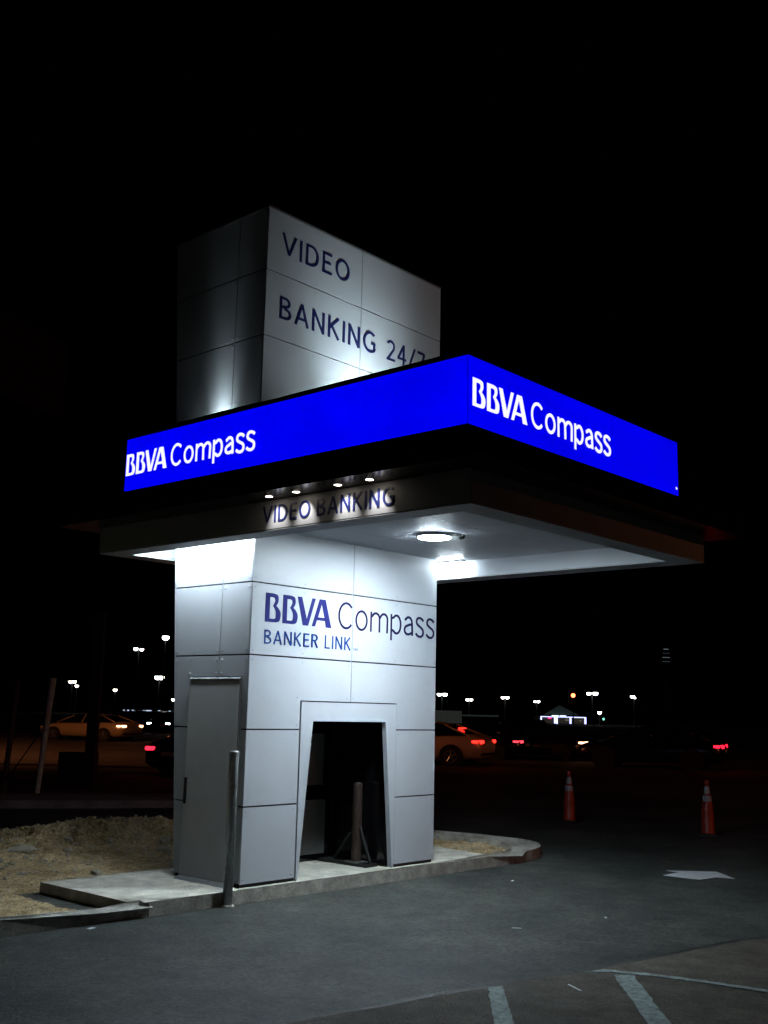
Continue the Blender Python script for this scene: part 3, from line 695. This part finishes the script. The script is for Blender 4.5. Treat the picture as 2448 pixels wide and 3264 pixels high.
# ------------------------------------------------------------------ cars
TYRE = mat('tyre_rubber', (.012, .012, .012), .8); RIM = mat('rim_alloy', (.38, .4, .42), .3, .8); CARGL = mat('car_glass', (.006, .006, .008), .08, 0, .7)
CHROME = mat('chrome', (.6, .6, .6), .2, 1.0); PLATE = mat('plate_white', (.6, .6, .58), .5)
def sedan(loc, ang, label, paint, tail=(1, .03, .01), ts=8.0, brake=True, head=False, tails=True, detail=True, L_=4.6, H_=1.40, group=None, side_lamp=None, sz=.92):
    """local frame: +x forward, +y left, z up; origin on the ground under the centre"""
    T = thing('car', label, 'car', loc, ang, group); T.scale = (1, 1, sz)
    st = [(-2.30, .42, .74, .72), (-2.24, .30, .90, .82), (-2.05, .24, 1.00, .88), (-1.5, .22, 1.00, .905), (-.6, .20, .95, .91), (.5, .20, .93, .91), (1.25, .22, .90, .90), (1.95, .24, .80, .86), (2.20, .28, .70, .78), (2.30, .36, .60, .66)]
    b = NB(); rings = []
    for x, z0, z1, w in st:
        sec = [(.0, z0), (w*.85, z0), (w*.98, z0+.12), (w, (z0+z1)/2), (w*.975, z1-.10), (w*.90, z1-.02), (w*.5, z1+.025), (0, z1+.035)]
        full = [(y, z) for y, z in sec]+[(-y, z) for y, z in sec[-2:0:-1]]
        rings.append([b.verts.new((x*L_/4.6, y, z)) for y, z in full])
    for a, c in zip(rings, rings[1:]):
        n = len(a)
        for i in range(n): b.faces.new((a[i], a[(i+1) % n], c[(i+1) % n], c[i]))
    b.faces.new(rings[0]); b.faces.new(rings[-1][::-1])
    body = obj('body', b, paint, T, smooth=True)
    # glasshouse and roof
    cb = [(-1.95, .98), (-.95, H_-.04), (-.1, H_), (.45, H_-.05), (1.30, .93)]
    b = NB()
    for (xa, za), (xb, zb_) in zip(cb[:-1], cb[1:]):
        pass
    lo = [(-1.92, .97, .80), (-1.2, .985, .84), (0, .94, .85), (.7, .93, .84), (1.32, .92, .78)]
    hi = [(-1.05, H_-.07, .58), (-.75, H_-.02, .62), (-.1, H_, .64), (.25, H_-.02, .63), (.48, H_-.08, .60)]
    Lr = [[b.verts.new((x, s*w, z)) for x, z, w in lo] for s in (1, -1)]; Hr = [[b.verts.new((x, s*w, z)) for x, z, w in hi] for s in (1, -1)]
    for s in (0, 1):
        for i in range(4): b.faces.new((Lr[s][i], Lr[s][i+1], Hr[s][i+1], Hr[s][i]))
    for i in range(4): b.faces.new((Hr[0][i], Hr[0][i+1], Hr[1][i+1], Hr[1][i]))
    b.faces.new((Lr[0][0], Hr[0][0], Hr[1][0], Lr[1][0])); b.faces.new((Lr[0][4], Hr[0][4], Hr[1][4], Lr[1][4])); b.faces.new(Lr[0]+Lr[1][::-1])
    obj('windows', b, CARGL, T)
    b = NB(); n = len(hi)
    A = [[b.verts.new((x, s*(w+.01), z+.006)) for x, z, w in hi] for s in (1, -1)]; M_ = [b.verts.new((x, 0, z+.04)) for x, z, w in hi]
    for i in range(n-1):
        b.faces.new((A[0][i], A[0][i+1], M_[i+1], M_[i])); b.faces.new((A[1][i], A[1][i+1], M_[i+1], M_[i]))
    for s in (1, -1):       # pillars as thin bars over the glass
        for (x, z, w), (x2, z2, w2) in ((lo[0], hi[0]), (lo[4], hi[4]), ((-.12, .94, .852), (-.18, H_-.01, .637))):
            cyl(b, (x, s*(w+.004), z), (x2, s*(w2+.004), z2), .035, .028, 8)
    obj('roof', b, paint, T, smooth=True)
    for x in (-1.36, 1.38):
        for s in (1, -1):
            b = NB(); cyl(b, (x, s*.60, .33), (x, s*.925, .33), .375, .375, 28); obj('wheel_arch', b, TYRE, T)
            b = NB(); cyl(b, (x, s*.72, .315), (x, s*.932, .315), .315, .30, 28); wh = obj('wheel', b, TYRE, T)
            if detail:
                b = NB(); cyl(b, (x, s*.925, .315), (x, s*.938, .315), .06, .05, 14)
                for k in range(5):
                    a = 2*pi*k/5+.3; cyl(b, (x, s*.935, .315), (x+.2*cos(a), s*.937, .315+.2*sin(a)), .024, .018, 6)
                ringp = [(x+.205*cos(2*pi*i/24), .315+.205*sin(2*pi*i/24)) for i in range(24)]; ringi = [(x+.18*cos(2*pi*i/24), .315+.18*sin(2*pi*i/24)) for i in range(24)]
                polyprism(b, ringp, lambda u, v, d, s=s: Vector((u, s*d, v)), .93, .942, [ringi]); obj('rim', b, RIM if paint is not BLK else TYRE, wh)
    TL = emi('tail_lamp', tail, ts); 
    for s in (1, -1):
        b = NB(); box(b, -2.305, -2.12, s*.50, s*.80 if s > 0 else -.80, .74, .86, .03) if s > 0 else box(b, -2.305, -2.12, -.80, -.50, .74, .86, .03)
        box(b, -2.2, -2.0, min(s*.80, s*.876), max(s*.80, s*.876), .76, .85, .02)
        obj('tail_lamp', b, TL if tails else mat('lamp_off', (.1, .01, .01), .3), T)
        b = NB(); box(b, 2.12, 2.285, min(s*.45, s*.72), max(s*.45, s*.72), .58, .70, .03)
        obj('headlamp_or_glint', b, emi('headlamp_or_glint', (.9, .96, 1), 8) if head else mat('lens_clear', (.5, .5, .5), .2), T)  # lit only on the far cars, added in place of windscreen glints
    if brake:
        b = NB(); box(b, -1.50, -1.36, -.20, .20, 1.20, 1.245, .01); obj('brake_lamp', b, emi('brake_lamp', tail, ts), T)
    if detail:
        b = NB(); box(b, -2.325, -2.30, -.26, .26, .60, .72, .004); obj('number_plate', b, PLATE, T)
        b = NB(); box(b, -2.33, -2.22, -.74, .74, .36, .44, .02); obj('bumper', b, TYRE, T)
    if side_lamp:
        b = NB(); box(b, side_lamp[0], side_lamp[0]+.28, .90, .925, .62, .68, .008); obj('side_marker', b, emi('side_marker', (1, .35, .12), 3), T)
    return T
H110 = radians(110)
def at_wheel(px, py, ang, lx=-1.36, ly=.92):
    """ground spot of the near rear wheel -> origin of the car"""
    return (px-(lx*cos(ang)-ly*sin(ang)), py-(lx*sin(ang)+ly*cos(ang)), G-.01)
BEIGE = mat('car_paint_tan', (.75, .50, .36), .35, .2, .6, noise=(1.2, .06)); BLK = mat('car_paint_black', (.008, .008, .01), .22, 0, .7)
GOLD = mat('car_paint_gold', (.5, .42, .26), .35, .2, .6)
sedan(at_wheel(20.11, 13.57, H110), H110, 'tan sedan with glowing red brake lamps just right of the kiosk wall', BEIGE, tail=(1, .022, .014), ts=3.5)
sedan(at_wheel(25.32, 15.7, H110), H110, 'black sedan with one pinkish tail lamp beyond the tan sedan', BLK, sz=.8, tail=(1, .05, .08), ts=2.2, brake=False)
sedan(at_wheel(27.2, 14.2, H110), H110, 'black car with orange-white rear lamp and side marker below the distant blue-lit shop', BLK, tail=(1, .45, .25), ts=7, brake=False, side_lamp=(-2.22,), sz=.8)
sedan(at_wheel(25.6, 8.4, H110), H110, 'black car with a single red tail lamp at the far right', BLK, tail=(1, .01, .03), ts=4, brake=False)
sedan(at_wheel(22.1, 34.87, H110), H110, 'gold sedan with orange-white tail lamp behind the leaning pale pole', GOLD, sz=.84, tail=(1, .42, .22), ts=6, brake=False)
HD = radians(10)
sedan((11.59, 13.64, G-.01), HD, 'low dark car with red tail lamp left of the kiosk wall', BLK, tail=(1, .02, .05), ts=2.5, brake=False, sz=.78)
sedan((15.04, 17.35, G-.01), HD, 'dark car with orange rear lamp half hidden behind the kiosk wall', BLK, tail=(1, .28, .08), ts=4, brake=False, sz=.9)
for x, y, a, lb in ((33.9, 51.9, 200, 'parked dark car with white lamps added as glints beside the gold sedan'), (37.6, 53.9, 215, 'distant dark car with lamps added as glints, second from the gold sedan'),
                    (40.3, 55.4, 205, 'distant dark car with lamps added as glints, third from the gold sedan'), (36.5, 49.0, 215, 'distant dark car with lamps added as glints closest to the kiosk wall on the left'),
                    (49.5, 31.4, 230, 'distant dark car with lamps added as glints right of the tan sedan'), (57.8, 35.8, 222, 'distant dark car with lamps added as glints left of the blue-lit shop')):
    sedan((x, y, G-.05), radians(a), lb, BLK, head=True, tails=False, brake=False, detail=False, group='distant parked cars with lamps added as glints')

# ------------------------------------------------------------------ poles, posts, billboard on the left
bp_ = Vector((3.74+.42, 9.47+.7, G)); 
T = thing('wooden_pole', 'pale thick leaning pole left of the kiosk in front of the orange road', 'pole', bp_)
b = NB(); tip = right*0.13
cyl(b, (0, 0, 0), (tip.x, tip.y, 2.03), .045, .060, 16); obj('shaft', b, POLEW, T)
b = NB(); cyl(b, (tip.x*.63, tip.y*.63, 1.25), (tip.x*.5-right.x*.62, tip.y*.5-right.y*.62, .25), .012, .012, 8); obj('brace', b, DARKP, T)
T = thing('wooden_pole', 'faint dark pole at the left edge of the picture', 'pole', (3.80, 10.67, G))
b = NB(); cyl(b, (0, 0, 0), (right.x*.1, right.y*.1, 1.98), .045, .05, 14); obj('shaft', b, mat('pole_dark', (.06, .07, .07), .9), T)
T = thing('sign_post', 'black square post on a block base silhouetted against the orange road', 'post', (6.05, 11.45, G))
b = NB(); box(b, -.10, .10, -.10, .10, 0, 3.4); obj('shaft', b, DARKP, T)
b = NB(); box(b, -.60, .12, -.14, .14, -.01, .66, .02); o = obj('base', b, DARKP, T); T.rotation_euler = (0, 0, math.atan2(right.y, right.x))
T = thing('billboard', 'large unlit billboard high on the far left against the black sky', 'billboard', (9.2, 22.2, G))
a = Vector((6.6, 21.2)); c = Vector((11.8, 23.05)); d = (c-a).normalized(); n = Vector((-d.y, d.x))
BBM = mat('billboard_face', (.015, .022, .021), .8, noise=(1.5, .3))
b = NB(); polyprism(b, [(a.x-9.2, a.y-22.2), (c.x-9.2, c.y-22.2), (c.x+n.x*.3-9.2, c.y+n.y*.3-22.2), (a.x+n.x*.3-9.2, a.y+n.y*.3-22.2)], fr_up, 10.75, 13.1); obj('face', b, BBM, T)
b = NB(); cyl(b, (-1.9, -.55, 0), (-1.9, -.55, 10.75), .25, .25, 16); obj('post', b, DARKP, T)

# ------------------------------------------------------------------ distant lamps
LPOLE = mat('lamp_pole', (.05, .07, .07), .8)
LENS = emi('street_lamp_lens', (1.0, .98, .94), 9); LENSW = emi('street_lamp_lens_warm', (1, .95, .86), 9)
def gz(x, y): return G-.012-max(0, math.hypot(x, y)-60)*.003
def street_lamp(heads, label, warm=False, rp=None, glow=None):
    x = sum(h[0] for h in heads)/len(heads); y = sum(h[1] for h in heads)/len(heads); z = min(h[2] for h in heads); z0 = gz(x, y)
    d = (Vector((x, y))-CAMP.xy).length
    T = thing('street_lamp', label, 'street lamp', (x, y, z0), group='street lamps far across the dark lots')
    pr = rp or max(.09, d*.0007)
    b = NB(); cyl(b, (0, 0, 0), (0, 0, z-z0+.05), pr, pr*.7, 10); obj('pole', b, LPOLE, T)
    for hx, hy, hz_, dia in heads:
        b = NB(); r = dia*.5; q = Vector((hx-x, hy-y, hz_-z0))
        cyl(b, (0, 0, z-z0), tuple(q+Vector((0, 0, r*.35))), pr*.5, pr*.5, 8)
        lathe(b, [(r*.95, r*.34), (r*.9, r*.5), (r*.3, r*.56)], tuple(q), 16); hd = obj('head', b, DARKP, T)
        b = NB(); lathe(b, [(r*.3, -r*.78), (r*.75, -r*.55), (r*.98, -r*.05), (r*.9, r*.339)], tuple(q), 16); obj('lens', b, LENSW if warm else LENS, hd)
LMPS = [([(55.16, 74.84, 7.95, .66)], 'single bright lamp highest beside the left kiosk wall', 0),
 ([(71.41, 102.28, 8.42, .56), (71.9, 101.75, 8.36, .5)], 'twin headed lamp on a tall pole left of the highest single lamp', 0),
 ([(135.16, 183.68, 7.74, 1.3), (135.74, 183.03, 7.76, 1.3)], 'twin headed lamp with a wide merged glow left of the kiosk', 1),
 ([(156.64, 251.13, 7.65, 1.0), (157.36, 250.3, 7.72, 1.2)], 'twin headed lamp farthest left above the leaning pole', 1),
 ([(169.31, 267.65, 6.95, 1.1)], 'single lamp just below the farthest left twin lamp', 1),
 ([(188.62, 276.76, 6.33, 1.3)], 'small warm single lamp between the left poles', 1),
 ([(87.88, 115.99, 2.62, .52)], 'low lamp touching the left edge of the kiosk wall', 0),
 ([(231.07, 183.71, 6.7, 1.25), (232.11, 182.54, 6.73, 1.4)], 'twin headed lamp nearest the right kiosk wall', 0),
 ([(260.8, 196.52, 5.79, 1.1), (261.56, 195.66, 5.81, 1.1)], 'twin headed lamp second from the right kiosk wall', 1),
 ([(251.29, 176.49, 6.38, 1.1), (252.13, 175.55, 6.41, 1.2)], 'twin headed lamp third from the right kiosk wall', 1),
 ([(317.18, 209.69, 6.29, 1.0), (317.99, 208.78, 6.31, 1.2)], 'small twin headed lamp left of the blue-lit shop', 0),
 ([(223.39, 131.27, 7.04, 1.15), (224.44, 130.09, 7.08, 1.3)], 'bright twin headed lamp above the right end of the blue-lit shop', 0),
 ([(261.5, 150.92, 2.7, 1.2)], 'low single lamp right beside the blue-lit shop', 1),
 ([(266.93, 143.6, 7.28, 1.2), (267.5, 143.05, 6.96, .8)], 'isolated lamp farthest to the right', 0)]
for h, lb, wm in LMPS: street_lamp(h, lb, bool(wm))
def signal(x, y, z, r, col, label, s):
    T = thing('traffic_signal', label, 'traffic signal', (x, y, gz(x, y)), math.atan2(CAMP.y-y, CAMP.x-x)); h = z-gz(x, y)
    b = NB(); cyl(b, (0, 0, 0), (0, 0, h+r), r*.25, r*.2, 8); obj('pole', b, DARKP, T)
    b = NB(); box(b, r*.2, r*1.0, -r*1.1, r*1.1, -r*1.4+h, r*4+h, r*.1); obj('housing', b, DARKP, T)
    b = NB(); cyl(b, (r*1.0, 0, h), (r*1.25, 0, h), r*.95, r*.9, 16); obj('lens', b, emi('signal_lens', col, s), T)
signal(212.21, 128.72, 6.26, .50, (1, .18, .06), 'red-orange traffic signal high above the blue-lit shop', 7)
signal(101.23, 55.79, 1.36, .14, (.25, 1, .7), 'tiny green signal low to the right of the blue-lit shop', 1.2)
# louvred sign high on the right
T = thing('pole_sign', 'tall thin pole with a faint stack of four pale slats on the far right', 'sign', (95.54, 45.1, gz(95, 45)), math.atan2(right.y, right.x))
b = NB(); cyl(b, (0, .2, 0), (0, .2, 9.4), .12, .1, 10); obj('pole', b, DARKP, T)
for k, (w, e) in enumerate(((.5, .16), (.7, .03), (.75, .12), (.8, .04))):
    b = NB(); box(b, -w/2, w/2, -.02, .02, 8.60-k*.42-.02, 8.60-k*.42+.05); o = obj('slat', b, emi('slat_glow', (.6, .75, .85), e), T); o.rotation_euler = (0, 0.0, 0)

# ------------------------------------------------------------------ distant buildings
LED = emi('led_blue_white', (.42, .46, 1.0), 3.2); LEDC = emi('led_core', (.62, .72, 1), 3.0)
T = thing('shop', 'distant shop with three bays outlined in blue-white light under a pyramid roof', 'shop', (255.2, 158.68, gz(255, 158)), math.atan2(right.y, right.x)+radians(4))
Wd = 12.9
b = NB(); box(b, -Wd/2, Wd/2, .3, 8, 0, 2.1); obj('wall', b, mat('shop_wall', (.03, .03, .035), .8), T)
b = NB(); bx = [(-4.6, 2.9), (4.9, 2.9), (4.9, 7.6), (-4.6, 7.6)]; base = [b.verts.new((p[0]*.95, p[1]-2.3, 2.45)) for p in bx]; ap = b.verts.new((-.35, 3.2, 5.1))
for i in range(4): b.faces.new((base[i], base[(i+1) % 4], ap))
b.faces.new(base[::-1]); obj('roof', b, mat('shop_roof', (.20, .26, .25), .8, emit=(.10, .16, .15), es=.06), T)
wy = [(-6.4, -2.15), (-1.95, 2.25), (2.35, 6.45)]
for i, (a, c) in enumerate(wy):
    b = NB(); box(b, a, c, .02, .28, 1.80, 1.98); box(b, c-.42, c, .0, .30, .10, 1.79)
    if i < 2: box(b, a, a+.32, .0, .30, .0, 1.79)
    obj('window_light', b, LED, T)
    b = NB(); box(b, a+.35, c-.45, .2, .27, .15, 1.75); obj('window', b, mat('shop_interior', (.05, .05, .05), .5, noise=(1.1, .8), emit=(.5, .42, .3), es=.035), T)
b = NB(); box(b, -4.35, -3.4, .02, .15, 1.35, 1.65, .05); obj('neon_sign', b, emi('neon_pink', (1, .03, .2), 2.5), T)
for a, c in ((-3.3, -1.3), (-1.0, .75)):
    b = NB(); box(b, a, c, -.1, .1, 2.10, 2.28); obj('roof_sign', b, LEDC, T)
for a, c, z in ((.5, 1.6, .9), (.6, 1.5, 1.3), (4.6, 5.1, .9), (3.1, 5.6, 1.55)):
    b = NB(); box(b, a, c, .1, .18, z, z+.18); obj('display', b, emi('display_glow', (.7, .68, .55), .25), T)
T = thing('box_trailer', 'pale grey box trailer behind the roof of the tan sedan', 'trailer', (113.8, 87.6, gz(113, 87)), math.atan2(right.y, right.x))
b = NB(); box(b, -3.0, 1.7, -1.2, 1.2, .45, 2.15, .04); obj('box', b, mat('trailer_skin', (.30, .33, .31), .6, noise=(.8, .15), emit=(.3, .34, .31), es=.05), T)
for x in (-2.2, .9):
    b = NB(); cyl(b, (x, -1.15, .35), (x, 1.15, .35), .35, .35, 16); obj('wheel', b, TYRE, T)
T = thing('long_building', 'long low building right of the box trailer in the far dark', 'building', (141.3, 102.7, gz(141, 102)), math.atan2(right.y, right.x))
b = NB(); box(b, -2.6, 2.9, -1, 4, 0, 1.45); obj('wall', b, mat('low_wall', (.10, .12, .12), .8), T)
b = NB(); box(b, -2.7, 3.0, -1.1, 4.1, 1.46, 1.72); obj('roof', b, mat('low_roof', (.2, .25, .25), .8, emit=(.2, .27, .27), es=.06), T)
T = thing('long_building', 'low building with a row of tiny white windows left of the kiosk', 'building', (116.0, 161.3, gz(116, 161)), math.atan2(right.y, right.x))
b = NB(); box(b, -7, 7, 0, 8, 0, 2.2); obj('wall', b, DARKP, T)
for x0, w, e in ((-3.9, .35, .5), (-3.1, .3, .9), (-2.3, .5, .6), (-.2, .3, .5), (.3, 1.1, .9), (2.6, .7, 1.2), (4.6, .35, .8), (5.6, .3, .4), (6.4, .3, .35)):
    b = NB(); box(b, x0, x0+w, -.05, .02, 1.05, 1.28); obj('window', b, emi('window_glow', (.62, .78, 1.0), e), T)
def tree(x, y, h, r, label):
    T = thing('tree', label, 'tree', (x, y, gz(x, y)), group='dim trees on the far lots')
    b = NB(); cyl(b, (0, 0, 0), (0, 0, h*.45), r*.09, r*.05, 8)
    for k in range(5):
        a = k*1.3; cyl(b, (0, 0, h*.35), (r*.6*cos(a), r*.6*sin(a), h*.7), r*.04, r*.015, 6)
    obj('trunk', b, mat('bark', (.08, .06, .05), .9), T)
    b = NB()
    for k in range(900):
        v = Vector((random.gauss(0, 1), random.gauss(0, 1), random.gauss(0, 1))).normalized()*random.random()**.4
        p = Vector((v.x*r, v.y*r, h*.66+v.z*h*.34)); s_ = r*.10
        if nz(p.x*2/r, p.y*2/r+p.z*1.7/r, 1.3) < -.12: continue
        u = Vector((random.gauss(0, 1), random.gauss(0, 1), random.gauss(0, 1))).normalized()*s_; w = u.orthogonal().normalized()*s_
        b.faces.new([b.verts.new(q) for q in (p-u, p+w*.6, p+u, p-w*.6)])
    obj('crown', b, mat('foliage', (.05, .08, .04), .8), T)
tree(128.4, 86.5, 3.4, 1.6, 'small dim tree left of the blue-lit shop')
tree(122, 60, 5.5, 2.8, 'dim tree in the dark right of the blue-lit shop')

# ------------------------------------------------------------------ sodium street lamps standing outside the frame
def sodium(x, y, z, tx, ty, energy, size, label, blend=.6):
    T = thing('street_lamp', label, 'street lamp', (x, y, G), group='sodium street lamps beside the road')
    b = NB(); cyl(b, (0, 0, 0), (0, 0, z), .11, .07, 14); obj('pole', b, LPOLE, T)
    b = NB(); box(b, -.3, .3, -.15, .15, z, z+.14, .03); h = obj('head', b, DARKP, T)
    b = NB(); lathe(b, [(.05, -.06), (.13, -.03), (.14, -.001)], (0, 0, z), 16); obj('lens', b, emi('sodium_lens', (1, .45, .12), 10), h)
    lamp_obj('sodium_beam', 'SPOT', (0, 0, z-.08), energy, (1, .31, .11), h, (tx-x, ty-y, 0), spot_size=radians(size), spot_blend=blend, shadow_soft_size=.15)
sodium(8, -34, 13, 21.0, 15.0, 11000, 62, 'sodium street lamp on the dark lot right of the kiosk', 1.0)
sodium(3.0, 27, 9.0, 13, 27, 11500, 104, 'sodium street lamp beside the road beyond the dirt lot', 1.0)
